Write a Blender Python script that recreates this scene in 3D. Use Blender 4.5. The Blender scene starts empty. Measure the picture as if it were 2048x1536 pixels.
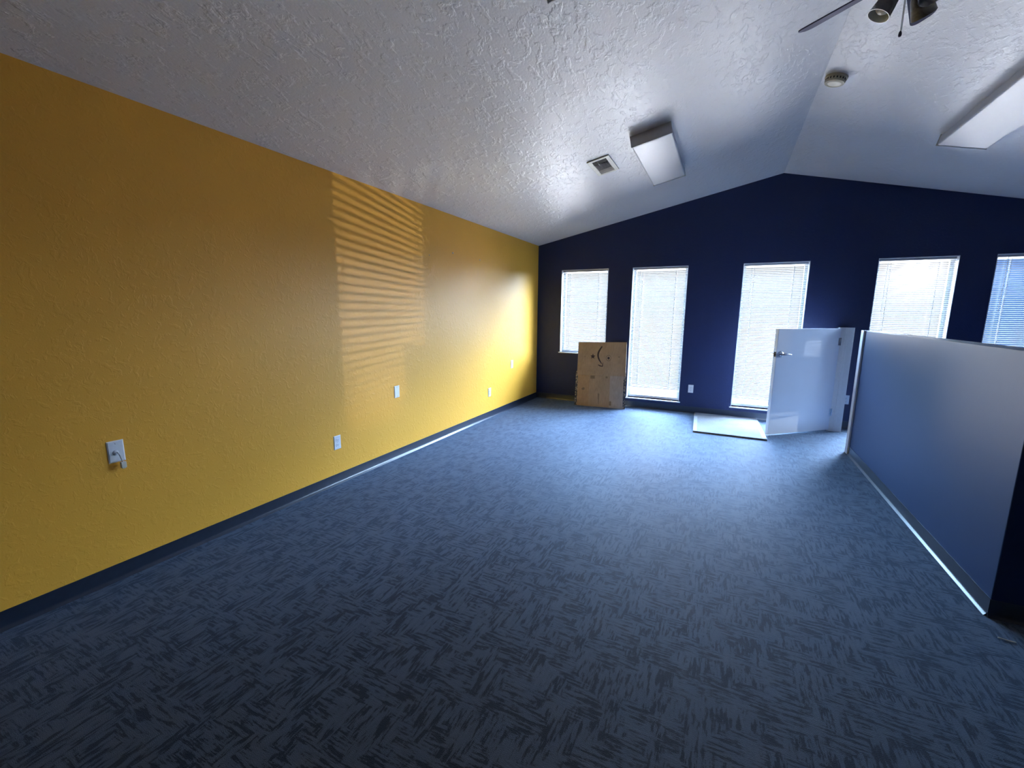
import bpy, bmesh, math, random
from mathutils import Vector, Matrix
random.seed(7)
PI = math.pi
scn = bpy.context.scene
COL = scn.collection

# ------------------------------------------------------------------ measures (metres)
D = 6.622            # back wall inner face
EAVE = 2.4654        # ceiling height at the yellow wall
XR, ZR = 3.2868, 3.1492   # ridge
SL = (ZR-EAVE)/XR    # left slope
SR = 0.2397          # right slope
XW = 6.57            # right wall
YB = -3.2            # rear wall
WT = 0.15            # wall thickness
PX, PT = 4.0255, 1.263    # partition face and height
def zc(x): return EAVE+SL*x if x <= XR else ZR-SR*(x-XR)

# ------------------------------------------------------------------ helpers
def new_mesh(name, bm, mat, parent=None, smooth=False):
    me = bpy.data.meshes.new(name)
    bmesh.ops.recalc_face_normals(bm, faces=bm.faces)
    bm.to_mesh(me); bm.free()
    mats = mat if isinstance(mat, (list, tuple)) else [mat]
    for m in mats: me.materials.append(m)
    if smooth:
        for p in me.polygons: p.use_smooth = True
        try: me.set_sharp_from_angle(angle=math.radians(40))
        except Exception: pass
    o = bpy.data.objects.new(name, me)
    COL.objects.link(o)
    if parent: o.parent = parent
    return o

def empty(name, loc, label=None, cat=None, group=None, rot=(0,0,0)):
    o = bpy.data.objects.new(name, None)
    o.empty_display_size = .05
    COL.objects.link(o); o.location = loc; o.rotation_euler = rot
    return tag(o, label, cat, group)

def tag(o, label=None, cat=None, group=None, kind=None):
    if label: o['label'] = label
    if cat: o['category'] = cat
    if group: o['group'] = group
    if kind: o['kind'] = kind
    return o

def box(bm, x0, x1, y0, y1, z0, z1, mi=0, M=None):
    vs = [bm.verts.new(Vector(p)) for p in
          [(x0,y0,z0),(x1,y0,z0),(x1,y1,z0),(x0,y1,z0),(x0,y0,z1),(x1,y0,z1),(x1,y1,z1),(x0,y1,z1)]]
    if M:
        for v in vs: v.co = M @ v.co
    fs = []
    for f in [(0,3,2,1),(4,5,6,7),(0,1,5,4),(1,2,6,5),(2,3,7,6),(3,0,4,7)]:
        fc = bm.faces.new([vs[i] for i in f]); fc.material_index = mi; fs.append(fc)
    return vs

def prism(bm, pts, a, b, fn, mi=0):
    """closed outline pts (2D) swept from a to b; fn(p, t) -> 3D"""
    A = [bm.verts.new(fn(p, a)) for p in pts]; B = [bm.verts.new(fn(p, b)) for p in pts]
    n = len(pts)
    f = [bm.faces.new(A), bm.faces.new(B[::-1])]
    for i in range(n):
        f.append(bm.faces.new([A[i], B[i], B[(i+1) % n], A[(i+1) % n]]))
    for q in f: q.material_index = mi

def lathe(bm, prof, n=32, M=None, mi=0, cap=False):
    rings = []
    for r, z in prof:
        if r < 1e-6:
            rings.append([bm.verts.new((0,0,z))])
        else:
            rings.append([bm.verts.new((r*math.cos(2*PI*i/n), r*math.sin(2*PI*i/n), z)) for i in range(n)])
    for a, b in zip(rings, rings[1:]):
        for i in range(n):
            j = (i+1) % n
            if len(a) == 1 and len(b) == 1: continue
            if len(a) == 1: f = bm.faces.new([a[0], b[i], b[j]])
            elif len(b) == 1: f = bm.faces.new([a[i], b[0], a[j]])
            else: f = bm.faces.new([a[i], b[i], b[j], a[j]])
            f.material_index = mi
    if cap:
        for r in (rings[0], rings[-1]):
            if len(r) > 1: bm.faces.new(r).material_index = mi
    if M:
        for r in rings:
            for v in r: v.co = M @ v.co

def tube(bm, path, r, n=10, mi=0):
    path = [Vector(p) for p in path]
    rings = []
    for i, p in enumerate(path):
        t = (path[min(i+1, len(path)-1)] - path[max(i-1, 0)]).normalized()
        a = t.cross(Vector((0,0,1)) if abs(t.z) < .9 else Vector((1,0,0))).normalized()
        b = t.cross(a)
        rr = r[i] if isinstance(r, (list, tuple)) else r
        rings.append([bm.verts.new(p + rr*(math.cos(2*PI*k/n)*a + math.sin(2*PI*k/n)*b)) for k in range(n)])
    for a, b in zip(rings, rings[1:]):
        for k in range(n):
            bm.faces.new([a[k], b[k], b[(k+1) % n], a[(k+1) % n]]).material_index = mi
    bm.faces.new(rings[0]).material_index = mi; bm.faces.new(rings[-1]).material_index = mi

def bevel(o, w=.002, seg=2, angle=40):
    m = o.modifiers.new('bevel', 'BEVEL'); m.width = w; m.segments = seg
    m.limit_method = 'ANGLE'; m.angle_limit = math.radians(angle)
    return o

# ------------------------------------------------------------------ materials
def lin(r, g, b):
    f = lambda c: ((c/255+.055)/1.055)**2.4 if c > 10.3 else c/255/12.92
    return (f(r), f(g), f(b), 1)

class NT:
    def __init__(s, name):
        s.m = bpy.data.materials.new(name); s.m.use_nodes = True
        s.t = s.m.node_tree; s.t.nodes.clear()
        s.out = s.n('ShaderNodeOutputMaterial')
    def n(s, kind, **kw):
        q = s.t.nodes.new(kind)
        for k, v in kw.items():
            if hasattr(q, k): setattr(q, k, v)
        return q
    def l(s, a, b): s.t.links.new(a, b)
    def tex(s, kind, scale, vec=None, **inp):
        q = s.n(kind); q.inputs['Scale'].default_value = scale
        for k, v in inp.items():
            k = k.replace('_', ' ')
            if k in q.inputs: q.inputs[k].default_value = v
        if vec is not None: s.l(vec, q.inputs['Vector'])
        return q
    def coords(s, scale=(1,1,1), rot=(0,0,0)):
        c = s.n('ShaderNodeTexCoord'); mp = s.n('ShaderNodeMapping')
        mp.inputs['Scale'].default_value = scale; mp.inputs['Rotation'].default_value = rot
        s.l(c.outputs['Object'], mp.inputs['Vector']); return mp.outputs['Vector']
    def ramp(s, fac, stops, interp='LINEAR'):
        r = s.n('ShaderNodeValToRGB'); r.color_ramp.interpolation = interp
        e = r.color_ramp.elements
        e[0].position, e[0].color = stops[0]; e[1].position, e[1].color = stops[-1]
        for p, c in stops[1:-1]:
            q = e.new(p); q.color = c
        s.l(fac, r.inputs['Fac']); return r.outputs['Color']
    def mix(s, fac, a, b, mode='MIX'):
        q = s.n('ShaderNodeMix'); q.data_type = 'RGBA'; q.blend_type = mode
        for sock, v in ((q.inputs[0], fac), (q.inputs[6], a), (q.inputs[7], b)):
            if hasattr(v, 'is_output'): s.l(v, sock)
            else: sock.default_value = v
        return q.outputs[2]
    def math(s, op, a, b=None):
        q = s.n('ShaderNodeMath'); q.operation = op
        for i, v in enumerate((a, b)):
            if v is None: continue
            if hasattr(v, 'is_output'): s.l(v, q.inputs[i])
            else: q.inputs[i].default_value = v
        return q.outputs[0]
    def bump(s, h, strength, dist, normal=None):
        b = s.n('ShaderNodeBump'); b.inputs['Strength'].default_value = strength
        b.inputs['Distance'].default_value = dist
        s.l(h, b.inputs['Height'])
        if normal is not None: s.l(normal, b.inputs['Normal'])
        return b.outputs['Normal']
    def principled(s, color, rough=.5, spec=.5, metal=0, normal=None, **kw):
        p = s.n('ShaderNodeBsdfPrincipled')
        for k, v in (('Base Color', color), ('Roughness', rough), ('Specular IOR Level', spec), ('Metallic', metal)):
            if hasattr(v, 'is_output'): s.l(v, p.inputs[k])
            else: p.inputs[k].default_value = v
        for k, v in kw.items():
            k = k.replace('_', ' ')
            if hasattr(v, 'is_output'): s.l(v, p.inputs[k])
            else: p.inputs[k].default_value = v
        if normal is not None: s.l(normal, p.inputs['Normal'])
        s.l(p.outputs[0], s.out.inputs['Surface']); return p

def simple(name, color, rough=.5, spec=.5, metal=0, vary=.06, scale=30, bmp=0, **kw):
    t = NT(name); v = t.coords()
    nz = t.tex('ShaderNodeTexNoise', scale, v, Detail=3)
    dk = tuple(c*(1-vary) for c in color[:3])+(1,); lt = tuple(min(1, c*(1+vary)) for c in color[:3])+(1,)
    col = t.ramp(nz.outputs[0], [(.3, dk), (.7, lt)])
    nrm = t.bump(nz.outputs[0], bmp, .002) if bmp else None
    t.principled(col, rough, spec, metal, nrm, **kw)
    return t.m

def plaster(name, color, rough, spec, s1, dist, vary=.03, stretch=(1,1,1), strength=1.0, spot=.5):
    """skip-trowel / orange-peel painted plaster"""
    t = NT(name); v = t.coords(stretch)
    wob = t.tex('ShaderNodeTexNoise', s1*.35, v, Detail=2)
    vv = t.n('ShaderNodeVectorMath'); vv.operation = 'MULTIPLY_ADD'
    t.l(wob.outputs[1], vv.inputs[0]); vv.inputs[1].default_value = (.10,.10,.10); t.l(v, vv.inputs[2])
    a = t.tex('ShaderNodeTexNoise', s1, vv.outputs[0], Detail=4, Roughness=.55)
    flat = t.ramp(a.outputs[0], [(spot-.06, (0,0,0,1)), (spot+.09, (1,1,1,1))], 'EASE')
    b = t.tex('ShaderNodeTexNoise', s1*5, v, Detail=2)
    h = t.math('ADD', t.math('MULTIPLY', flat, .8), t.math('MULTIPLY', b.outputs[0], .35))
    big = t.tex('ShaderNodeTexNoise', 1.3, v, Detail=2)
    dk = tuple(c*(1-vary) for c in color[:3])+(1,); lt = tuple(min(1, c*(1+vary)) for c in color[:3])+(1,)
    col = t.ramp(big.outputs[0], [(.3, dk), (.7, lt)])
    t.principled(col, rough, spec, 0, t.bump(h, strength, dist))
    return t.m

def carpet_mat():
    t = NT('carpet_loop_pile')
    v = t.coords()
    c = t.n('ShaderNodeTexCoord').outputs['Object']
    def mp(scale, loc=(0,0,0)):
        m = t.n('ShaderNodeMapping'); m.inputs['Scale'].default_value = scale; m.inputs['Location'].default_value = loc
        t.l(c, m.inputs['Vector']); return m.outputs['Vector']
    # streaks that run one way and streaks that run the other, in patches
    sx = t.tex('ShaderNodeTexNoise', 1, mp((10, 78, 1)), Detail=5, Roughness=.68)
    sy = t.tex('ShaderNodeTexNoise', 1, mp((64, 9, 1), (3, 5, 0)), Detail=5, Roughness=.68)
    pick = t.tex('ShaderNodeTexNoise', 1, mp((7, 7, 1), (9, 1, 0)), Detail=2)
    pk = t.ramp(pick.outputs[0], [(.47, (0,0,0,1)), (.53, (1,1,1,1))])
    s = t.mix(pk, sx.outputs[0], sy.outputs[0])
    blobx = t.tex('ShaderNodeTexNoise', 1, mp((14, 8, 1), (2, 7, 0)), Detail=5, Roughness=.7)
    m = t.math('ADD', t.math('MULTIPLY', s, .66), t.math('MULTIPLY', blobx.outputs[0], .34))
    yarn = t.tex('ShaderNodeTexNoise', 420, c, Detail=1)
    m2 = t.math('ADD', m, t.math('MULTIPLY', t.math('SUBTRACT', yarn.outputs[0], .5), .05))
    dark = CARPET_DARK; base = CARPET_BASE
    mid = tuple((a+b)/2*.95 for a, b in zip(dark[:3], base[:3]))+(1,)
    col = t.ramp(m2, [(.468, dark), (.484, mid), (.500, base), (.60, tuple(x*1.2 for x in base[:3])+(1,))])
    h = t.math('ADD', yarn.outputs[0], t.math('MULTIPLY', m, 1.2))
    t.principled(col, .62, .07, 0, t.bump(h, .5, .004), Sheen_Weight=.35, Sheen_Roughness=.45, Sheen_Tint=(.45, .65, 1, 1))
    return t.m

CARPET_BASE = (.049, .061, .078, 1)
CARPET_DARK = (.009, .011, .015, 1)
M = {}
M['yellow'] = plaster('yellow_wall_paint', (.84, .415, .050, 1), .42, .28, 30, .003, spot=.56, strength=.26)
M['navy'] = plaster('navy_wall_paint', (.014, .023, .080, 1), .48, .35, 30, .003, spot=.56, strength=.3)
M['navy_smooth'] = plaster('navy_partition_paint', (.015, .034, .095, 1), .48, .22, 18, .001, spot=.56, strength=.06)
M['ceiling'] = plaster('white_ceiling_texture', (.76, .76, .78, 1), .42, .30, 14, .007, stretch=(1.5, .8, 1), spot=.55, strength=.36)
M['carpet'] = carpet_mat()
M['base'] = simple('dark_vinyl_cove_base', (.014, .020, .036, 1), .28, .6, vary=.15)
M['white_paint'] = simple('white_semigloss_paint', (.74, .76, .80, 1), .25, .5, vary=.02, scale=6)
M['white_trim'] = simple('white_trim_paint', (.70, .72, .74, 1), .35, .5, vary=.03)
M['door_paint'] = simple('white_door_paint', (.78, .82, .90, 1), .17, .6, vary=.015, scale=4)
M['plastic'] = simple('white_plastic', (.78, .80, .82, 1), .3, .5, vary=.02)
M['ivory'] = simple('aged_cream_plastic', (.56, .50, .34, 1), .4, .5, vary=.08)
M['slot'] = simple('dark_slot', (.012, .012, .014, 1), .6, .3)
M['chrome'] = simple('brushed_chrome', (.55, .56, .60, 1), .22, .5, 1.0, vary=.05)
M['bronze'] = simple('dark_bronze', (.05, .045, .05, 1), .35, .5, .6, vary=.1)
M['rail'] = simple('white_blind_rail', (.34, .34, .36, 1), .5, .3, vary=.03)
M['fixture_white'] = simple('white_enamel', (.70, .70, .68, 1), .4, .5, vary=.03)
M['fixture_edge'] = simple('grey_enamel_rim', (.60, .60, .60, 1), .45, .5, vary=.03)
M['vent_metal'] = simple('cream_vent_metal', (.62, .60, .50, 1), .45, .5, vary=.06)
M['vent_dark'] = simple('recess_shade', (.035, .030, .024, 1), .8, .2, vary=.3)  # dark tone stands for the shade inside duct and slots
M['vent_blade'] = simple('dusty_vent_blade', (.22, .19, .15, 1), .6, .3, vary=.15)
M['blade'] = simple('blue_grey_fan_blade', (.075, .075, .13, 1), .7, .15, vary=.12, scale=12)
M['tape'] = None

def acrylic():
    t = NT('ribbed_acrylic_diffuser'); v = t.coords()
    w = t.tex('ShaderNodeTexWave', 55, v); w.bands_direction = 'X'
    p = t.principled((.52, .54, .58, 1), .4, .3, 0, t.bump(w.outputs['Fac'], .15, .001))
    return t.m
M['acrylic'] = acrylic()

def smoked_glass():
    t = NT('smoky_swirled_shade_glass'); v = t.coords()
    nz = t.tex('ShaderNodeTexNoise', 14, v, Detail=3, Distortion=1.2)
    col = t.ramp(nz.outputs[0], [(.35, (.045, .040, .036, 1)), (.65, (.22, .21, .19, 1))])
    t.principled(col, .22, .6)
    return t.m
M['shade_out'] = smoked_glass()
M['shade_in'] = simple('frosted_shade_inside', (.75, .75, .70, 1), .5, .4, vary=.2, scale=20)

def glass():
    t = NT('window_glass')
    tr = t.n('ShaderNodeBsdfTransparent'); tr.inputs[0].default_value = (.94, .96, .97, 1)
    gl = t.n('ShaderNodeBsdfGlossy'); gl.inputs['Roughness'].default_value = .02
    mx = t.n('ShaderNodeMixShader'); mx.inputs[0].default_value = .06
    t.l(tr.outputs[0], mx.inputs[1]); t.l(gl.outputs[0], mx.inputs[2]); t.l(mx.outputs[0], t.out.inputs[0])
    return t.m
M['glass'] = glass()

def slat_mat():
    t = NT('darkened_blind_slat'); v = t.coords()
    nz = t.tex('ShaderNodeTexNoise', 20, v)
    col = t.ramp(nz.outputs[0], [(.3, (.105, .105, .11, 1)), (.7, (.125, .125, .13, 1))])  # white slats darkened in colour so they read as backlit
    d = t.n('ShaderNodeBsdfDiffuse'); t.l(col, d.inputs[0])
    tl = t.n('ShaderNodeBsdfTranslucent'); t.l(col, tl.inputs[0])
    g = t.n('ShaderNodeBsdfGlossy'); g.inputs['Roughness'].default_value = .35
    a = t.n('ShaderNodeMixShader'); a.inputs[0].default_value = .03
    t.l(d.outputs[0], a.inputs[1]); t.l(tl.outputs[0], a.inputs[2])
    b = t.n('ShaderNodeMixShader'); b.inputs[0].default_value = .004
    t.l(a.outputs[0], b.inputs[1]); t.l(g.outputs[0], b.inputs[2]); t.l(b.outputs[0], t.out.inputs[0])
    return t.m
M['slat'] = slat_mat()

def kraft(name, color, rough=.55, spec=.35, seams=()):
    t = NT(name); v = t.coords((1, 1, 1))
    fib = t.tex('ShaderNodeTexNoise', 60, t.coords((1, 1, .06)), Detail=4)
    blot = t.tex('ShaderNodeTexNoise', 5, v, Detail=3)
    m = t.math('ADD', t.math('MULTIPLY', fib.outputs[0], .5), t.math('MULTIPLY', blot.outputs[0], .5))
    dk = tuple(c*.84 for c in color[:3])+(1,); lt = tuple(c*1.12 for c in color[:3])+(1,)
    col = t.ramp(m, [(.35, dk), (.65, lt)])
    t.principled(col, rough, spec, 0, t.bump(fib.outputs[0], .1, .001))
    return t.m
M['kraft'] = kraft('kraft_cardboard', (.36, .255, .155, 1))
M['kraft_warm'] = kraft('warm_kraft_cardboard', (.37, .24, .13, 1))
M['kraft_grey'] = kraft('greyed_kraft_cardboard', (.38, .31, .24, 1))
M['kraft_lit'] = kraft('blue_lit_kraft', (.24, .24, .25, 1), .8, .05)  # blue window light put into the kraft colour
M['ink'] = simple('dark_printing_ink', (.045, .030, .035, 1), .6, .3)
M['ink_faint'] = simple('faint_printing_ink', (.20, .145, .09, 1), .6, .3)
M['ink_grey'] = simple('grey_printing_ink', (.18, .17, .20, 1), .5, .3)
def tape_mat():
    t = NT('printed_black_tape'); v = t.coords()
    n1 = t.tex('ShaderNodeTexNoise', 45, v, Detail=3)
    col = t.ramp(n1.outputs[0], [(.48, (.03, .035, .05, 1)), (.56, (.30, .26, .20, 1))])
    t.principled(col, .35, .5); return t.m
M['tape'] = tape_mat()
def concrete():
    t = NT('outdoor_paving'); v = t.coords()
    n1 = t.tex('ShaderNodeTexNoise', 2, v, Detail=6)
    col = t.ramp(n1.outputs[0], [(.3, (.50, .48, .44, 1)), (.7, (.62, .60, .55, 1))])
    t.principled(col, .9, .2); return t.m
M['paving'] = concrete()

SKY_GROUND = (1.0, .98, .93, 1); SKY_HAZE = (.96, .98, 1, 1); SKY_GAIN = 1.12
DAY = [('sky_fill', 2, 43, 84, (.40, .61, 1.0), 54),
       ('sky_fill', -42, 28, 44, (.40, .66, 1.0), 52),
       ('sky_fill', 48, 26, 70, (.50, .70, 1.0), 52),
       ('ground_fill', -4, -14, 23, (1.0, .95, .97), 56),
       ('ground_fill', 4, -38, 22, (.88, .91, 1.0), 50),
       ('ground_fill', 4, -60, 95, (.84, .90, 1.0), 50)]
# ------------------------------------------------------------------ room shell
S = dict(kind='structure')
bm = bmesh.new(); box(bm, -WT, XW+WT, YB-WT, D+WT, -.12, 0)
tag(new_mesh('floor', bm, M['carpet']), **S)

bm = bmesh.new()
prism(bm, [(-WT, EAVE-SL*WT), (XR, ZR), (XW+WT, zc(XW+WT)), (XW+WT, zc(XW+WT)+.16), (XR, ZR+.16), (-WT, EAVE-SL*WT+.16)],
      YB-WT, D+WT, lambda p, t: Vector((p[0], t, p[1])))
tag(new_mesh('ceiling', bm, M['ceiling']), **S)

bm = bmesh.new(); box(bm, -WT, 0, YB-WT, D+WT, 0, EAVE-SL*.0)
tag(new_mesh('wall_left', bm, M['yellow']), **S)
bm = bmesh.new(); box(bm, XW, XW+WT, YB-WT, D+WT, 0, zc(XW))
tag(new_mesh('wall_right', bm, M['navy']), **S)
bm = bmesh.new()
prism(bm, [(0, 0), (XW, 0), (XW, zc(XW)), (XR, ZR), (0, EAVE)], YB-WT, YB, lambda p, t: Vector((p[0], t, p[1])))
tag(new_mesh('wall_rear', bm, M['navy']), **S)

WTOP = 2.0753
WINS = [(.4011, 1.1448, .790), (1.4992, 2.259, .146), (2.9358, 3.6727, .146), (4.3444, 5.0563, .146), (5.3534, 6.09, .146)]
xs = sorted({0, XR, XW} | {w[0] for w in WINS} | {w[1] for w in WINS})
bm = bmesh.new()
def strip(x0, x1, zb, top):
    pts = [(x0, zb), (x1, zb), (x1, zc(x1) if top is None else top), (x0, zc(x0) if top is None else top)]
    prism(bm, pts, D, D+WT, lambda p, t: Vector((p[0], t, p[1])))
for a, b in zip(xs, xs[1:]):
    w = [q for q in WINS if q[0] <= a+1e-6 and q[1] >= b-1e-6]
    if w:
        strip(a, b, 0, w[0][2]); strip(a, b, WTOP, None)
    else: strip(a, b, 0, None)
tag(new_mesh('wall_back', bm, M['navy']), **S)

# cove base: profile (distance from wall, height)
COVE = [(0, .0885), (.0035, .0885), (.004, .084), (.004, .022), (.0075, .011), (.014, .004), (.016, .0), (0, 0)]
def cove(name, p0, p1, nrm):
    bm = bmesh.new()
    p0, p1, nrm = Vector(p0), Vector(p1), Vector(nrm)
    prism(bm, COVE, 0, 1, lambda q, t: p0.lerp(p1, t) + nrm*q[0] + Vector((0, 0, q[1])))
    return tag(new_mesh(name, bm, M['base'], smooth=True), **S)
cove('baseboard_left', (0, YB, 0), (0, D, 0), (1, 0, 0))
cove('baseboard_back', (0.016, D, 0), (XW, D, 0), (0, -1, 0))
cove('baseboard_right', (XW, YB, 0), (XW, D, 0), (-1, 0, 0))

# half-height partition: the run along the room, its turn to the right, and the stub by the back wall
bm = bmesh.new()
Y1, Y2, YJ = 5.445, 2.676, 6.37
TH = .125
pts = [(PX, Y2), (XW, Y2), (XW, Y2+TH), (PX+TH, Y2+TH), (PX+TH, Y1-.018), (PX, Y1-.018)]
prism(bm, pts, 0, PT, lambda p, t: Vector((p[0], p[1], t)))
tag(bevel(new_mesh('wall_partition', bm, M['navy_smooth']), .004), **S)
bm = bmesh.new(); box(bm, PX, PX+TH, YJ+.018, D, 0, PT)
tag(bevel(new_mesh('wall_partition_stub', bm, M['navy_smooth']), .003), **S)
cove('baseboard_partition', (PX, Y2, 0), (PX, Y1-.092, 0), (-1, 0, 0))
cove('baseboard_partition_end', (PX-.004, Y2, 0), (XW, Y2, 0), (0, -1, 0))
bm = bmesh.new()
box(bm, PX-.004, PX+TH+.004, Y1-.018, Y1, 0, PT+.004)
box(bm, PX-.016, PX, Y1-.088, Y1, 0, PT+.004)
tag(bevel(new_mesh('trim_1', bm, M['white_trim']), .002), **S)
bm = bmesh.new()
box(bm, PX-.004, PX+TH+.004, YJ, YJ+.018, 0, PT+.004)
box(bm, PX+TH*.35, PX+TH*.55, YJ-.010, YJ, 0, PT+.004)      # door stop
box(bm, PX-.016, PX, YJ+.0, YJ+.075, 0, PT+.004)
tag(bevel(new_mesh('trim_2', bm, M['white_trim']), .002), **S)

# ------------------------------------------------------------------ windows
for i, (x0, x1, z0) in enumerate(WINS):
    # one object: reveals and sash; panes and sill are its parts
    bm = bmesh.new()
    yo = D+WT
    t = .006
    box(bm, x0, x0+t, D+.001, yo, z0, WTOP); box(bm, x1-t, x1, D+.001, yo, z0, WTOP)
    box(bm, x0+t, x1-t, D+.001, yo, WTOP-t, WTOP)
    # sash frame
    f = .035; ya, yb = D+.105, D+.145
    box(bm, x0+t, x0+t+f, ya, yb, z0, WTOP-t); box(bm, x1-t-f, x1-t, ya, yb, z0, WTOP-t)
    box(bm, x0+t+f, x1-t-f, ya, yb, z0, z0+f); box(bm, x0+t+f, x1-t-f, ya, yb, WTOP-t-f, WTOP-t)
    w = tag(new_mesh('window_%d' % (i+1), bm, M['white_trim']), **S)
    bm = bmesh.new(); box(bm, x0+t+f, x1-t-f, D+.123, D+.127, z0+f, WTOP-t-f)
    new_mesh('window_pane', bm, M['glass'], w)
    bm = bmesh.new()
    box(bm, x0-.018, x1+.018, D-.022, D, z0-.016, z0)
    box(bm, x0, x1, D, D+.105, z0-.016, z0+.0)
    bevel(new_mesh('window_sill', bm, M['white_trim'], w), .003)

# blinds (slats: pattern inside one part)
BL = ['white mini blind in the shortest window, nearest the yellow wall',
      'white mini blind in the tall window just right of the leaning cardboard',
      'white mini blind in the tall window behind the white half door',
      'white mini blind behind the far end of the navy half wall, with glare',
      'bluish white mini blind in the window cut by the right edge of the photo']
BB = [.818, .300, .262, .30, .30]
PITCH, SW, TILT = .0218, .0205, math.radians(22)
for i, (x0, x1, z0) in enumerate(WINS):
    yb = D+.055
    bx0, bx1 = x0+.014, x1-.014
    root = empty('window_blind', ((x0+x1)/2, yb, WTOP-.007), BL[i], 'blind', 'white mini blinds in the back wall windows')
    O = Vector(root.location)
    rel = lambda x, y, z: (x-O.x, y-O.y, z-O.z)
    def rbox(bm, a, b, c, d, e, f): box(bm, a-O.x, b-O.x, c-O.y, d-O.y, e-O.z, f-O.z)
    bm = bmesh.new(); rbox(bm, bx0-.003, bx1+.003, yb-.013, yb+.013, WTOP-.032, WTOP-.007)
    bevel(new_mesh('headrail', bm, M['rail'], root), .002)
    bm = bmesh.new()
    ztop = WTOP-.032-.012; zbot = BB[i]
    n = int((ztop-zbot-.012)/PITCH)
    rr = random.Random(i)
    for k in range(n+1):
        z = ztop-k*PITCH
        ti = TILT+rr.uniform(-.03, .03)
        # crowned strip: room side edge a little lower
        prof = []
        for s in (-1, -.5, 0, .5, 1):
            a = s*SW/2; crown = .0022*(1-s*s)
            yy = a*math.cos(ti)-crown*math.sin(ti); zz = a*math.sin(ti)+crown*math.cos(ti)
            prof.append((yy, zz))
        A = [bm.verts.new(rel(bx0, yb+p[0], z+p[1])) for p in prof]
        B = [bm.verts.new(rel(bx1, yb+p[0], z+p[1])) for p in prof]
        for q in range(4): bm.faces.new([A[q], A[q+1], B[q+1], B[q]])
    new_mesh('slats', bm, M['slat'], root, smooth=True)
    zl = ztop-n*PITCH-.014
    bm = bmesh.new(); rbox(bm, bx0, bx1, yb-.011, yb+.011, zl-.007, zl+.004)
    bevel(new_mesh('bottom_rail', bm, M['rail'], root), .002)
    for fx in (.17, .80):
        bm = bmesh.new(); xx = bx0+(bx1-bx0)*fx
        for dy in (-.0135, .0125): rbox(bm, xx-.0022, xx+.0022, yb+dy, yb+dy+.001, zl, WTOP-.032)
        new_mesh('ladder_cord', bm, M['plastic'], root)
    bm = bmesh.new(); xx = bx0+(bx1-bx0)*.125
    tube(bm, [rel(xx, yb-.020, WTOP-.03), rel(xx-.001, yb-.022, WTOP-.3), rel(xx-.004, yb-.021, WTOP-(.62 if i else .50))], .003, 8)
    new_mesh('tilt_wand', bm, M['slot'] if 0 else M['fixture_edge'], root)

# ------------------------------------------------------------------ half door in the partition
hx, hy = PX+.004, YJ-.004
fx_, fy_ = 3.333, 5.752
L = math.hypot(fx_-hx, fy_-hy)
ang = math.atan2(fy_-hy, fx_-hx)
door = empty('door_1', (hx, hy, 0), 'white half-height swing door with lever handle, standing open from the short half wall', 'door', rot=(0, 0, ang))
door['kind'] = 'structure'
DT = .042     # panel lies to the window side of the hinge line; front = local +y (towards the camera)
bm = bmesh.new(); box(bm, .006, L, -DT, 0, .016, PT-.006)
bevel(new_mesh('door_panel', bm, M['door_paint'], door), .0025)
for z in (.24, 1.10):
    bm = bmesh.new()
    tube(bm, [(0, .004, z-.045), (0, .004, z+.045)], .006, 10)
    box(bm, 0, .030, -.0005, .0012, z-.044, z+.044)
    new_mesh('hinge', bm, M['chrome'], door)
hl = L-.062; hz = .965
bm = bmesh.new()
lathe(bm, [(0, .012), (.022, .012), (.030, .008), (.032, 0)], 28, Matrix.Translation((hl, 0, hz)) @ Matrix.Rotation(-PI/2, 4, 'X'), cap=False)
lathe(bm, [(0, .012), (.022, .012), (.030, .008), (.032, 0)], 28, Matrix.Translation((hl, -DT, hz)) @ Matrix.Rotation(PI/2, 4, 'X'))
new_mesh('handle_rose', bm, M['chrome'], door, smooth=True)
bm = bmesh.new()
for sgn, yb_ in ((1, 0), (-1, -DT)):
    tube(bm, [(hl, yb_+sgn*.008, hz), (hl, yb_+sgn*.045, hz)], .010, 12)
    tube(bm, [(hl+.006, yb_+sgn*.046, hz), (hl-.03, yb_+sgn*.050, hz+.002), (hl-.075, yb_+sgn*.048, hz+.001), (hl-.105, yb_+sgn*.044, hz-.004)], [.011, .010, .008, .007], 12)
new_mesh('lever_handle', bm, M['chrome'], door, smooth=True)
bm = bmesh.new(); box(bm, L, L+.0015, -DT*.5-.0125, -DT*.5+.0125, hz-.028, hz+.028); box(bm, L+.0015, L+.011, -DT*.5-.007, -DT*.5+.007, hz-.008, hz+.008)
new_mesh('latch', bm, M['bronze'], door)

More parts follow.
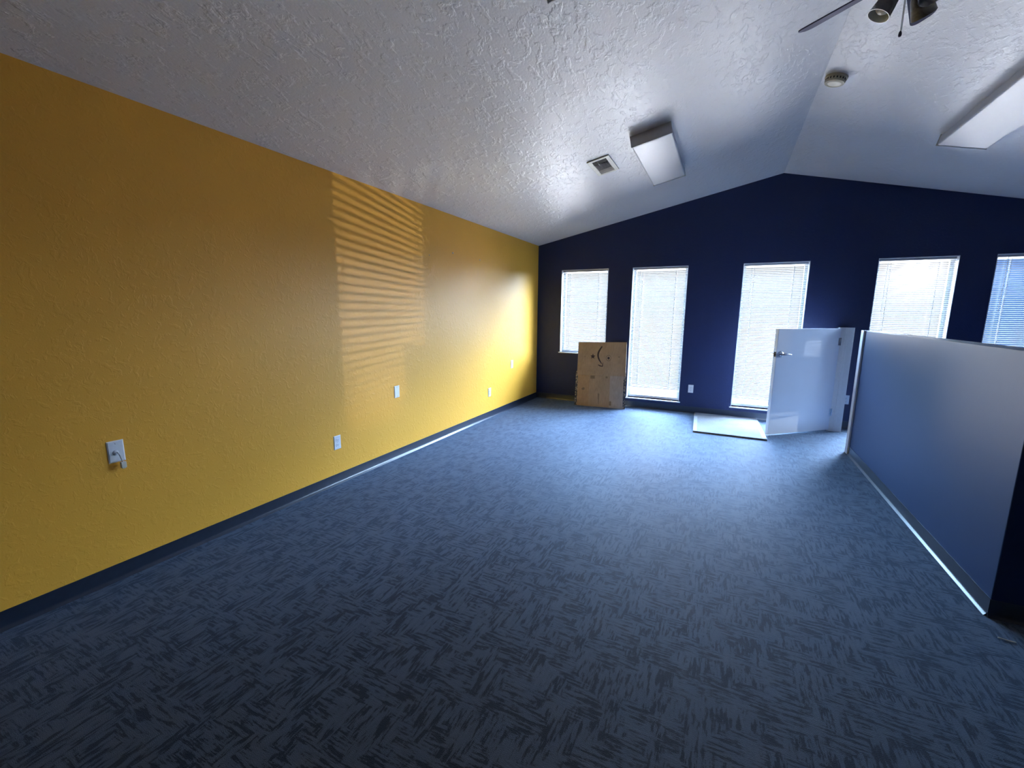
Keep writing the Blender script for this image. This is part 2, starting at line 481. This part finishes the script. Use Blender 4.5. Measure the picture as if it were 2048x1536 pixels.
# ------------------------------------------------------------------ wall plates
PM = {}
def plate_thing(name, pos, face, label, cat, kind, group=None):
    """face 'x': on the yellow wall looking +x; 'y': on the back wall looking -y. local: X width, Z up, -Y out"""
    rot = (0, 0, PI/2) if face == 'x' else (0, 0, 0)
    r = empty(name, pos, label, cat, group, rot)
    w, h, t = .070, .1145, .006
    bm = bmesh.new()
    A = [bm.verts.new(p) for p in [(-w/2, 0, -h/2), (w/2, 0, -h/2), (w/2, 0, h/2), (-w/2, 0, h/2)]]
    B = [bm.verts.new(p) for p in [(-w/2, -t*.45, -h/2), (w/2, -t*.45, -h/2), (w/2, -t*.45, h/2), (-w/2, -t*.45, h/2)]]
    q = .005
    Cc = [bm.verts.new(p) for p in [(-w/2+q, -t, -h/2+q), (w/2-q, -t, -h/2+q), (w/2-q, -t, h/2-q), (-w/2+q, -t, h/2-q)]]
    for P, Q in ((A, B), (B, Cc)):
        for k in range(4): bm.faces.new([P[k], P[(k+1) % 4], Q[(k+1) % 4], Q[k]])
    bm.faces.new(Cc); bm.faces.new(A)
    new_mesh('cover_plate', bm, M['plastic'], r)
    def screw(z):
        bm = bmesh.new(); lathe(bm, [(0, .0015), (.0022, .0013), (.0032, 0)], 12, Matrix.Translation((0, -t, z)) @ Matrix.Rotation(PI/2, 4, 'X'))
        box(bm, -.0026, .0026, -t-.0019, -t-.0013, z-.0004, z+.0004)
        new_mesh('screw', bm, M['fixture_edge'], r)
    if kind == 'outlet':
        screw(0)
        for s in (1, -1):
            bm = bmesh.new()
            pts = []
            for k in range(24):
                a = 2*PI*k/24
                pts.append((.0172*math.cos(a), max(-.0125, min(.0125, .0172*math.sin(a)))))
            prism(bm, pts, -t, -t-.0022, lambda p, y, s=s: Vector((p[0], y, s*.0195+p[1])))
            rc = new_mesh('receptacle', bm, M['plastic'], r)
            bm = bmesh.new(); z = s*.0195
            box(bm, -.0075, -.0055, -t-.0026, -t-.002, z-.001, z+.0075)
            box(bm, .0055, .0075, -t-.0026, -t-.002, z-.001, z+.006)
            lathe(bm, [(0, .0005), (.0026, .0005), (.0026, 0)], 12, Matrix.Translation((0, -t-.002, z-.0075)) @ Matrix.Rotation(PI/2, 4, 'X'))
            new_mesh('slots', bm, M['slot'], rc)
    elif kind == 'blank':
        screw(.042); screw(-.042)
    elif kind == 'cable':
        screw(.042); 
        bm = bmesh.new()
        lathe(bm, [(0, .006), (.009, .006), (.013, .003), (.0135, 0)], 20, Matrix.Translation((-.004, -t, -.006)) @ Matrix.Rotation(PI/2, 4, 'X'))
        new_mesh('jack', bm, M['plastic'], r, smooth=True)
        bm = bmesh.new()
        tube(bm, [(0, -t-.004, -.004), (.0, -.022, -.006), (.003, -.030, -.018), (.008, -.030, -.040), (.012, -.027, -.056)], .0026, 10)
        new_mesh('cable', bm, M['fixture_edge'], r, smooth=True)
        bm = bmesh.new(); box(bm, .002, .024, -.036, -.018, -.088, -.056)
        box(bm, .006, .020, -.034, -.020, -.092, -.088)
        bevel(new_mesh('plug', bm, M['vent_metal'], r), .002)
    return r
plate_thing('cable_outlet', (0, 1.026, .691), 'x', 'white cable plate with a short dangling plug, closest to the camera on the yellow wall', 'wall plate', 'cable')
plate_thing('power_outlet', (0, 2.437, .352), 'x', 'white power outlet low on the yellow wall, nearer the camera of the two there', 'outlet', 'outlet')
plate_thing('blank_wall_plate', (0, 3.175, .656), 'x', 'bright white blank plate with two screws midway along the yellow wall', 'wall plate', 'blank')
plate_thing('power_outlet', (0, 5.004, .350), 'x', 'small white power outlet low on the yellow wall, the one towards the back corner', 'outlet', 'outlet')
plate_thing('blank_wall_plate', (0, 5.678, .662), 'x', 'narrow-looking white blank plate on the yellow wall nearest the navy back wall', 'wall plate', 'blank')
plate_thing('power_outlet', (2.407, D, .350), 'y', 'power outlet on the navy back wall between two tall windows left of the half door', 'outlet', 'outlet')
plate_thing('power_outlet', (4.212, D, .365), 'y', 'power outlet on the navy back wall seen through the gap right of the half door', 'outlet', 'outlet')
def wall_screw(y, z, lab, r=.006):
    bm = bmesh.new()
    lathe(bm, [(0, .010), (r*.55, .0095), (r, .006), (r, .003), (r*.5, .002), (r*.5, 0)], 14, Matrix.Rotation(PI/2, 4, 'Y'))
    o = new_mesh('wall_anchor', bm, M['vent_metal'], smooth=True); o.location = (0, y, z)
    tag(o, lab, 'wall anchor')
wall_screw(4.165, 2.062, 'pale wall anchor high on the yellow wall, left and larger of the high pair', .009)
wall_screw(4.757, 2.050, 'pale wall anchor high on the yellow wall, right of the high pair, nearer the corner', .007)
wall_screw(3.735, 1.990, 'tiny pale anchor on the yellow wall beside the striped light', .004)

# ------------------------------------------------------------------ ceiling things
def slope_frame(x, y, right=False):
    """matrix at a ceiling point: local Z down out of the ceiling, local Y along the room"""
    s = -SR if right else SL
    xa = Vector((1, 0, s)).normalized(); ya = Vector((0, 1, 0)); za = xa.cross(ya)   # up normal
    Mx = Matrix.Identity(4)
    for i_, v in enumerate((xa, -ya, -za)):      # x, -y, down : right handed
        for j in range(3): Mx[j][i_] = v[j]
    Mx.translation = Vector((x, y, zc(x)))
    return Mx

def strip_light(cx, y0, y1, right, label):
    Mx = slope_frame(cx, (y0+y1)/2, right)
    r = empty('fluorescent_ceiling_light', Mx.translation, label, 'ceiling light', 'boxy fluorescent fixtures on the sloped ceiling', Mx.to_euler())
    w, l, h = .325, (y1-y0), .088
    bm = bmesh.new()
    box(bm, -w/2+.03, w/2-.03, -l/2+.02, l/2-.02, 0, .03)
    new_mesh('housing', bm, M['fixture_white'], r)
    bm = bmesh.new()
    box(bm, -w/2, w/2, -l/2+.012, l/2-.012, .006, h)
    bevel(new_mesh('diffuser', bm, M['acrylic'], r), .012, 3)
    for s in (-1, 1):
        bm = bmesh.new()
        a, b = (l/2-.012, l/2) if s > 0 else (-l/2, -l/2+.012)
        box(bm, -w/2-.003, w/2+.003, a, b, .0, h+.003)
        bevel(new_mesh('end_cap', bm, M['fixture_edge'], r), .003)
    return r
strip_light(2.105, 3.925, 5.160, False, 'white fluorescent ceiling fixture left of the ridge, beside the air vent')
strip_light(2.105, .80, 2.035, False, 'white fluorescent fixture of which only a corner shows at the top edge')
strip_light(4.435, 3.86, 5.085, True, 'white fluorescent ceiling fixture on the right slope, cut by the right edge')

# air vent
Mx = slope_frame(1.622, 4.322)
r = empty('air_vent', Mx.translation, 'small cream ceiling air vent with dark dusty louvres beside the fluorescent fixture', 'vent', rot=Mx.to_euler())
ow, ol = .205, .425; iw, il = .135, .345
bm = bmesh.new()
for a in ((-ow/2, -iw/2, -ol/2, ol/2), (iw/2, ow/2, -ol/2, ol/2), (-iw/2, iw/2, -ol/2, -il/2), (-iw/2, iw/2, il/2, ol/2)):
    box(bm, a[0], a[1], a[2], a[3], 0, .010)
bmesh.ops.remove_doubles(bm, verts=bm.verts, dist=1e-5)
bevel(new_mesh('frame', bm, M['vent_metal'], r), .003)
bm = bmesh.new(); box(bm, -iw/2, iw/2, -il/2, il/2, .0005, .002)
new_mesh('duct_opening', bm, M['vent_dark'], r)
for k in range(12):
    bm = bmesh.new(); xx = -iw/2+.008+k*(iw-.016)/11
    box(bm, xx-.0012, xx+.0012, -il/2+.10, il/2-.10, .002, .009)
    o = new_mesh('louvre', bm, M['vent_blade'], r)
bm = bmesh.new()
prism(bm, [(-il/2, .002), (-il/2+.09, .002), (-il/2+.085, .006), (-il/2+.05, .012), (-il/2, .013)], -iw/2, iw/2, lambda p, t: Vector((t, p[0], p[1])))
new_mesh('deflector', bm, M['vent_blade'], r)
bm = bmesh.new(); tube(bm, [(-.02, il/2-.03, .004), (-.018, il/2-.05, .018), (-.012, il/2-.075, .022)], .003, 8)
new_mesh('damper_lever', bm, M['vent_metal'], r)

# smoke detector
Mx = slope_frame(3.372, 4.16, True)
r = empty('smoke_detector', Mx.translation, 'round yellowed smoke detector near the ceiling ridge below the fan', 'smoke detector', rot=Mx.to_euler())
bm = bmesh.new(); lathe(bm, [(0, 0), (.072, 0), (.073, .010), (.069, .013), (0, .013)], 36)
new_mesh('mounting_base', bm, M['ivory'], r, smooth=True)
bm = bmesh.new(); lathe(bm, [(.064, .013), (.066, .030), (.062, .042), (.045, .047), (.043, .045), (.020, .048), (0, .048)], 36)
new_mesh('cover', bm, M['ivory'], r, smooth=True)
bm = bmesh.new()
for k in range(20):
    a = 2*PI*k/20; box(bm, -.004, .004, .0655, .0668, .018, .030, M=Matrix.Rotation(a, 4, 'Z'))
new_mesh('grille_slots', bm, M['vent_dark'], r)

# ------------------------------------------------------------------ ceiling fan
FX, FY, FZ = 3.360, 2.50, 2.80
fan = empty('ceiling_fan', (FX, FY, zc(FX)), 'blue-grey bladed ceiling fan with smoky glass shades at the top edge', 'ceiling fan')
dz = FZ-zc(FX)
bm = bmesh.new(); lathe(bm, [(0, .012), (.072, .012), (.074, -.010), (.060, -.045), (.028, -.065), (.016, -.070), (0, -.070)], 32)
new_mesh('canopy', bm, M['bronze'], fan, smooth=True)
bm = bmesh.new(); tube(bm, [(0, 0, -.06), (0, 0, dz+.13)], .012, 16)
new_mesh('downrod', bm, M['bronze'], fan, smooth=True)
bm = bmesh.new(); lathe(bm, [(0, dz+.145), (.035, dz+.143), (.070, dz+.125), (.098, dz+.095), (.105, dz+.060), (.100, dz+.025), (.075, dz+.008), (.050, dz-.004), (0, dz-.004)], 40)
new_mesh('motor_housing', bm, M['bronze'], fan, smooth=True)
BA0 = math.radians(69.5)
for k in range(5):
    a = BA0+k*2*PI/5
    R_ = Matrix.Rotation(a, 4, 'Z') @ Matrix.Translation((0, 0, dz)) @ Matrix.Rotation(math.radians(-20), 4, 'X')
    # right-hand side (local -y) is the higher one
    bm = bmesh.new()
    r0, r1, w0, w1 = .135, .447, .038, .048
    out = [(r0, -w0)]
    out += [(r1-.035, -w1)]
    for q in range(1, 7):
        b = -PI/2+q*PI/14; out.append((r1-.035+.035*math.cos(b), -w1+.035+.035*math.sin(b)))
    for q in range(0, 7):
        b = q*PI/14; out.append((r1-.035+.035*math.cos(b), w1-.035+.035*math.sin(b)))
    out += [(r1-.035, w1), (r0, w0)]
    prism(bm, out, -.003, .003, lambda p, t: R_ @ Vector((p[0], p[1], t)))
    bl = new_mesh('blade', bm, M['blade'], fan)
    bm = bmesh.new()
    prism(bm, [(.085, -.014), (.150, -.012), (.175, -.030), (.190, -.028), (.190, .028), (.175, .030), (.150, .012), (.085, .014)], .003, .007, lambda p, t: R_ @ Vector((p[0], p[1], t)))
    new_mesh('blade_iron', bm, M['bronze'], bl)
bm = bmesh.new(); lathe(bm, [(0, dz-.004), (.040, dz-.006), (.046, dz-.030), (.052, dz-.048), (.046, dz-.075), (.022, dz-.090), (.010, dz-.100), (0, dz-.102)], 32)
new_mesh('light_fitter', bm, M['bronze'], fan, smooth=True)
for k, (az, tl, dr) in enumerate(((183, 29, 0), (50, 38, 0), (-55, 22, 0))):
    a = math.radians(az)
    d = Vector((math.cos(a), math.sin(a), 0)); t_ = math.radians(tl)
    axis = (d*math.sin(t_) + Vector((0, 0, -1))*math.cos(t_)).normalized()
    neck = Vector((0, 0, dz-.062)) + d*.052
    q = Vector((0, 0, 1)).rotation_difference(axis).to_matrix().to_4x4(); q.translation = neck
    bm = bmesh.new()
    lathe(bm, [(.018, .004), (.026, .012), (.034, .035), (.038, .062), (.041, .092), (.0425, .100), (.0405, .100), (.039, .092), (.035, .062), (.031, .035), (.024, .014), (.016, .008)], 32, q)
    for f in bm.faces: pass
    me_mats = [M['shade_out'], M['shade_in']]
    # inner faces get the frosted material
    inv = q.inverted()
    for f in bm.faces:
        c = inv @ f.calc_center_median(); rad = math.hypot(c.x, c.y)
        lim = .0445 if c.z > .09 else None
        f.material_index = 0
    fl = list(bm.faces); n = 32
    for idx, f in enumerate(fl):
        if idx//n >= 6: f.material_index = 1
    sh = new_mesh('lamp_shade', bm, me_mats, fan, smooth=True)
    bm = bmesh.new(); lathe(bm, [(0, -.012), (.014, -.012), (.019, -.002), (.020, .012), (.014, .018), (0, .018)], 20, q)
    new_mesh('socket', bm, M['bronze'], sh, smooth=True)
    bm = bmesh.new(); lathe(bm, [(.010, .016), (.012, .030), (.024, .048), (.029, .064), (.024, .080), (.012, .089), (0, .092)], 20, q)
    new_mesh('bulb', bm, M['shade_in'], sh, smooth=True)
for (ox, oy, zb, kn) in ((-.018, .0, -.222, 1), (-.012, .012, -.215, 0)):
    bm = bmesh.new()
    tube(bm, [(ox, oy, dz-.085), (ox, oy, dz+zb)], .0014, 8)
    ch = new_mesh('pull_chain', bm, M['plastic'], fan)
    if kn:
        bm = bmesh.new(); lathe(bm, [(0, 0), (.003, -.001), (.0055, -.008), (.0062, -.015), (.0045, -.021), (0, -.023)], 16, Matrix.Translation((ox, oy, dz+zb)))
        new_mesh('chain_knob', bm, M['blade'], ch, smooth=True)

# ------------------------------------------------------------------ cardboard leaning under the short window
BLc, BRc = Vector((.797, 6.325, 0)), Vector((1.527, 6.395, 0))
TLc, TRc = Vector((.732, 6.585, .955)), Vector((1.475, 6.603, .978))
crt = empty('flattened_carton', (1.16, 6.36, 0), 'brown flattened cardboard carton with a curved arrow print, leaning under the short window', 'cardboard box')
CO = Vector(crt.location)
NRM = (BRc-BLc).cross(TLc-BLc).normalized()
if NRM.y > 0: NRM = -NRM
def cm(u, v, w=0):
    return BLc.lerp(BRc, u).lerp(TLc.lerp(TRc, u), v) + NRM*w - CO
def slab(bm, u0, u1, v0, v1, w0, w1, mi=0):
    prism(bm, [(u0, v0), (u1, v0), (u1, v1), (u0, v1)], w0, w1, lambda p, t: cm(p[0], p[1], t), mi)
bm = bmesh.new(); slab(bm, -.012, 1.004, .002, .50, .000, .009); slab(bm, .0, 1.0, .50, .985, .0, .009)
bevel(new_mesh('back_panel', bm, M['kraft_grey'], crt), .001)
for e in ((-.030, .030), (.955, 1.012)):
    bm = bmesh.new()
    slab(bm, e[0], e[1], .006, .545, .0095, .0105)
    new_mesh('edge_tape', bm, M['tape'], crt)
bm = bmesh.new(); slab(bm, .018, .262, .004, .54, .012, .018)
new_mesh('left_panel', bm, M['kraft_warm'], crt)
bm = bmesh.new(); slab(bm, .262, .690, .003, .54, .0125, .0185)
new_mesh('centre_panel', bm, M['kraft'], crt)
bm = bmesh.new(); slab(bm, .690, .962, .0, .54, .012, .018)
new_mesh('right_panel', bm, M['kraft_grey'], crt)
bm = bmesh.new(); slab(bm, .0, 1.0, .485, 1.0, .020, .027)
fp = new_mesh('top_flap', bm, M['kraft'], crt)
# prints on the flap
def ribbon(bm, pts, ws, w0, w1, asp=1):
    n = len(pts); Lf, Rt = [], []
    for i_, p in enumerate(pts):
        a = Vector(pts[max(0, i_-1)]); b = Vector(pts[min(n-1, i_+1)]); t = (b-a).normalized()
        q = Vector((-t.y, t.x)); Lf.append(Vector(p)+q*ws[i_]); Rt.append(Vector(p)-q*ws[i_])
    for i_ in range(n-1):
        prism(bm, [tuple(Lf[i_]), tuple(Lf[i_+1]), tuple(Rt[i_+1]), tuple(Rt[i_])], w0, w1, lambda p, t: cm(p[0], p[1], t))
bm = bmesh.new()
arc = []; ws = []
for k in range(15):
    s = k/14
    uu = .505 - .085*math.sin(PI*min(1, s*.98)) + .01*s; vv = .935 - .27*s
    arc.append((uu, vv)); ws.append(.004+.013*math.sin(PI*min(1, s*.8+.15)))
ribbon(bm, arc, ws, .0272, .0276)
ribbon(bm, [(.435, .648), (.475, .632), (.530, .625)], [.006, .008, .006], .0272, .0276)
ribbon(bm, [(.530, .625), (.528, .655), (.533, .685)], [.008, .008, .003], .0272, .0276)
new_mesh('arrow_print', bm, M['ink'], crt)
bm = bmesh.new()
def star(cu, cv, r, n=5, inner=.4):
    pts = []
    for k in range(2*n):
        a = PI*k/n+.3; rr = r if k % 2 == 0 else r*inner
        pts.append((cu+rr*math.cos(a), cv+rr*.8*math.sin(a)))
    prism(bm, pts, .0272, .0276, lambda p, t: cm(p[0], p[1], t))
star(.318, .775, .055, 5, .45)
new_mesh('dark_spot', bm, M['ink'], crt)
bm = bmesh.new(); star(.645, .755, .027, 6, .8)
new_mesh('dark_spot', bm, M['ink'], crt)
bm = bmesh.new()
prev = None
ring = [(.645+.050*math.cos(2*PI*k/20), .755+.042*math.sin(2*PI*k/20)) for k in range(21)]
ribbon(bm, ring, [.005]*21, .0272, .0275)
new_mesh('ring_print', bm, M['ink_faint'], crt)
for q_ in ((.15, .770, .010, 4, .8), (.855, .775, .016, 5, .8)):
    bm = bmesh.new(); star(*q_)
    new_mesh('faint_spot', bm, M['ink_faint'], crt)
for pl in ([(.285, .430), (.375, .430), (.375, .478), (.285, .478)], [(.60, .445), (.64, .445), (.64, .475), (.60, .475)],
           [(.105, .265), (.125, .245), (.165, .250), (.175, .280), (.140, .290)], [(.690, .035), (.735, .035), (.735, .095), (.705, .105), (.690, .085)],
           [(.47, .04), (.475, .04), (.485, .20), (.46, .21), (.45, .20)]):
    bm = bmesh.new(); prism(bm, pl, .0187, .0190, lambda p, t: cm(p[0], p[1], t))
    new_mesh('smudge_hole_mark', bm, M['ink_faint'], crt)  # smudges, plus a dark patch for the shade in the handle hole

# ------------------------------------------------------------------ carton lying flat
FC = [Vector((2.532, 5.519, 0)), Vector((3.312, 5.523, 0)), Vector((3.270, 6.585, 0)), Vector((2.480, 6.590, 0))]
fc = empty('flat_carton', (2.89, 6.05, 0), 'pale flattened carton lying on the carpet left of the half door', 'cardboard box')
FO = Vector(fc.location)
def fm(u, v, z): return FC[0].lerp(FC[1], u).lerp(FC[3].lerp(FC[2], u), v) + Vector((0, 0, z)) - FO
def fslab(bm, u0, u1, v0, v1, z0, z1): prism(bm, [(u0, v0), (u1, v0), (u1, v1), (u0, v1)], z0, z1, lambda p, t: fm(p[0], p[1], t))
bm = bmesh.new(); fslab(bm, 0, 1, 0, 1, .0, .007)
new_mesh('bottom_sheet', bm, M['kraft'], fc)
bm = bmesh.new()
prism(bm, [(.0, .0), (1, 0), (1, .80), (0, .80)], .009, .018, lambda p, t: fm(p[0], p[1], t))
new_mesh('lower_flap', bm, M['kraft_lit'], fc)
bm = bmesh.new(); fslab(bm, .01, .995, .803, 1.0, .009, .017)
new_mesh('upper_flap', bm, M['kraft_lit'], fc)
for q_ in ((.0, .055, .03, .76), (.945, 1.0, .05, .62)):
    bm = bmesh.new(); fslab(bm, *q_, .0181, .0186)
    new_mesh('edge_tape', bm, M['rail'], fc)
bm = bmesh.new()
fslab(bm, .26, .36, .855, .885, .0172, .0175)
new_mesh('dash_print', bm, M['ink_grey'], fc)
bm = bmesh.new()
arc = [(.475+.055*(1-math.sin(PI*s*.9+.1)), .96-.26*s) for s in [k/12 for k in range(13)]]
for a, b in zip(arc, arc[1:]):
    prism(bm, [(a[0]-.006, a[1]), (a[0]+.006, a[1]), (b[0]+.006, b[1]), (b[0]-.006, b[1])], .0187, .0190, lambda p, t: fm(p[0], p[1], t))
new_mesh('arc_print', bm, M['ink_grey'], fc)

# small pale scrap near the end of the half wall
bm = bmesh.new()
tube(bm, [(0, 0, .004), (.025, -.006, .0045), (.055, -.008, .004)], .0028, 8)
sc = new_mesh('wire_scrap', bm, M['vent_metal'], smooth=True); sc.location = (3.99, 2.50, 0)
tag(sc, 'tiny pale scrap of wire on the carpet by the near end of the half wall', 'scrap')

# ------------------------------------------------------------------ light
W = bpy.data.worlds.new('sky'); scn.world = W; W.use_nodes = True
nt = W.node_tree; nt.nodes.clear()
out = nt.nodes.new('ShaderNodeOutputWorld'); bg = nt.nodes.new('ShaderNodeBackground')
tc = nt.nodes.new('ShaderNodeTexCoord'); sp = nt.nodes.new('ShaderNodeSeparateXYZ')
nt.links.new(tc.outputs['Generated'], sp.inputs[0])
def wramp(src, stops):
    r = nt.nodes.new('ShaderNodeValToRGB'); e = r.color_ramp.elements
    e[0].position, e[0].color = stops[0]; e[1].position, e[1].color = stops[-1]
    for p, c in stops[1:-1]:
        q = e.new(p); q.color = c
    nt.links.new(src, r.inputs[0]); return r.outputs[0]
def wmath(op, a, b=None):
    q = nt.nodes.new('ShaderNodeMath'); q.operation = op
    for i, v in enumerate((a, b)):
        if v is None: continue
        if hasattr(v, 'is_output'): nt.links.new(v, q.inputs[i])
        else: q.inputs[i].default_value = v
    return q.outputs[0]
def wmix(fac, a, b, mode='MIX'):
    q = nt.nodes.new('ShaderNodeMix'); q.data_type = 'RGBA'; q.blend_type = mode
    for sock, v in ((q.inputs[0], fac), (q.inputs[6], a), (q.inputs[7], b)):
        if hasattr(v, 'is_output'): nt.links.new(v, sock)
        else: sock.default_value = v
    return q.outputs[2]
elev = wmath('MULTIPLY_ADD', sp.outputs['Z'], .5); elev.node.inputs[2].default_value = .5
# pale ground below the horizon, hazy white above it, bluer overhead
hazy = wramp(elev, [(0, SKY_GROUND), (.485, SKY_GROUND), (.505, SKY_HAZE), (.60, (.80, .88, 1, 1)), (1, (.30, .48, 1, 1))])
blue = wramp(elev, [(0, (.16, .30, .62, 1)), (.485, (.13, .27, .62, 1)), (.53, (.13, .30, .72, 1)), (.60, (.22, .42, .85, 1)), (1, (.16, .32, .85, 1))])
side = wramp(sp.outputs['X'], [(0, (0, 0, 0, 1)), (.330, (0, 0, 0, 1)), (.362, (1, 1, 1, 1)), (1, (1, 1, 1, 1))])
sky = wmix(side, hazy, blue)
dn = nt.nodes.new('ShaderNodeVectorMath'); dn.operation = 'DOT_PRODUCT'
nt.links.new(tc.outputs['Generated'], dn.inputs[0]); dn.inputs[1].default_value = Vector((.385, 1.333, .095)).normalized()
glare = wmath('POWER', wmath('MAXIMUM', dn.outputs['Value'], 0), 2600)
sky = wmix(1.0, sky, wmix(glare, (0, 0, 0, 1), (4, 4, 4.3, 1)), 'ADD')
nt.links.new(sky, bg.inputs[0]); nt.links.new(bg.outputs[0], out.inputs[0])
bg.inputs[1].default_value = SKY_GAIN

def lamp(kind, name, loc, target, energy, color, **kw):
    l = bpy.data.lights.new(name, kind); l.energy = energy; l.color = color
    for k, v in kw.items(): setattr(l, k, v)
    o = bpy.data.objects.new(name, l); COL.objects.link(o); o.location = loc
    d = Vector(target)-Vector(loc)
    o.rotation_euler = d.to_track_quat('-Z', 'Y').to_euler()
    return o
def dir_lamp(name, az, el, energy, color, angle):
    """az: degrees from +y towards +x where the light comes from; el: its height above the horizon"""
    a, b = math.radians(az), math.radians(el)
    d = Vector((math.sin(a)*math.cos(b), math.cos(a)*math.cos(b), math.sin(b)))
    c = Vector((3.3, D+1, 1.2))
    return lamp('SUN', name, c+d*6, c, energy, color, angle=math.radians(angle))
for q in DAY: dir_lamp(*q)  # sun lamps added to stand in for sky light and ground bounce
for i, (x0, x1, z0) in enumerate(WINS):
    l = bpy.data.lights.new('sky_portal', 'AREA'); l.shape = 'RECTANGLE'
    l.size = x1-x0-.08; l.size_y = WTOP-z0-.08
    l.cycles.is_portal = True
    o = bpy.data.objects.new('sky_portal', l); COL.objects.link(o)
    o.location = ((x0+x1)/2, D+WT+.01, (z0+WTOP)/2); o.rotation_euler = (-PI/2, 0, 0)
# spots added outside to cast the stripes and door patches low through the slats
lamp('SPOT', 'glint_spot', (7.05, 8.48, 1.42), (4.70, D, 1.52), 950, (1, .93, .78), spot_size=math.radians(18), spot_blend=.3, shadow_soft_size=.006)
lamp('SPOT', 'glint_spot', (8.60, 7.56, 1.22), (3.72, 6.10, 1.03), 480, (.9, .95, 1), spot_size=math.radians(2.6), spot_blend=.3, shadow_soft_size=.006)
lamp('SPOT', 'glint_spot', (8.00, 7.53, .42), (3.56, 5.92, .02), 420, (1, 1, .9), spot_size=math.radians(6.4), spot_blend=.1, shadow_soft_size=.006)

# ------------------------------------------------------------------ camera
cd = bpy.data.cameras.new('camera'); cam = bpy.data.objects.new('camera', cd); COL.objects.link(cam)
scn.camera = cam
cd.sensor_fit = 'HORIZONTAL'; cd.sensor_width = 36; cd.lens = 36*863.23/2048; cd.clip_start = .02; cd.clip_end = 300
yaw, pitch, roll = -.4561, -.1653, .0076
cy, sy = math.cos(yaw), math.sin(yaw)
F0 = Vector((sy, cy, 0)); R0 = Vector((cy, -sy, 0)); U0 = Vector((0, 0, 1))
F = F0*math.cos(pitch)+U0*math.sin(pitch); U1 = U0*math.cos(pitch)-F0*math.sin(pitch)
R1 = R0*math.cos(roll)+U1*math.sin(roll); U = U1*math.cos(roll)-R0*math.sin(roll)
mm = Matrix.Identity(4)
for j in range(3): mm[j][0] = R1[j]; mm[j][1] = U[j]; mm[j][2] = -F[j]
mm.translation = Vector((2.7921, 0, 1.42))
cam.matrix_world = mm

scn.view_settings.view_transform = 'Standard'; scn.view_settings.look = 'None'
scn.view_settings.gamma = 1; scn.view_settings.exposure = 0.12
scn.view_settings.use_curve_mapping = False
scn.cycles.use_denoising = True
scn.cycles.max_bounces = 10; scn.cycles.diffuse_bounces = 6; scn.cycles.glossy_bounces = 4
scn.cycles.transparent_max_bounces = 12
scn.cycles.sample_clamp_indirect = 8
scn.cycles.caustics_reflective = False; scn.cycles.caustics_refractive = False
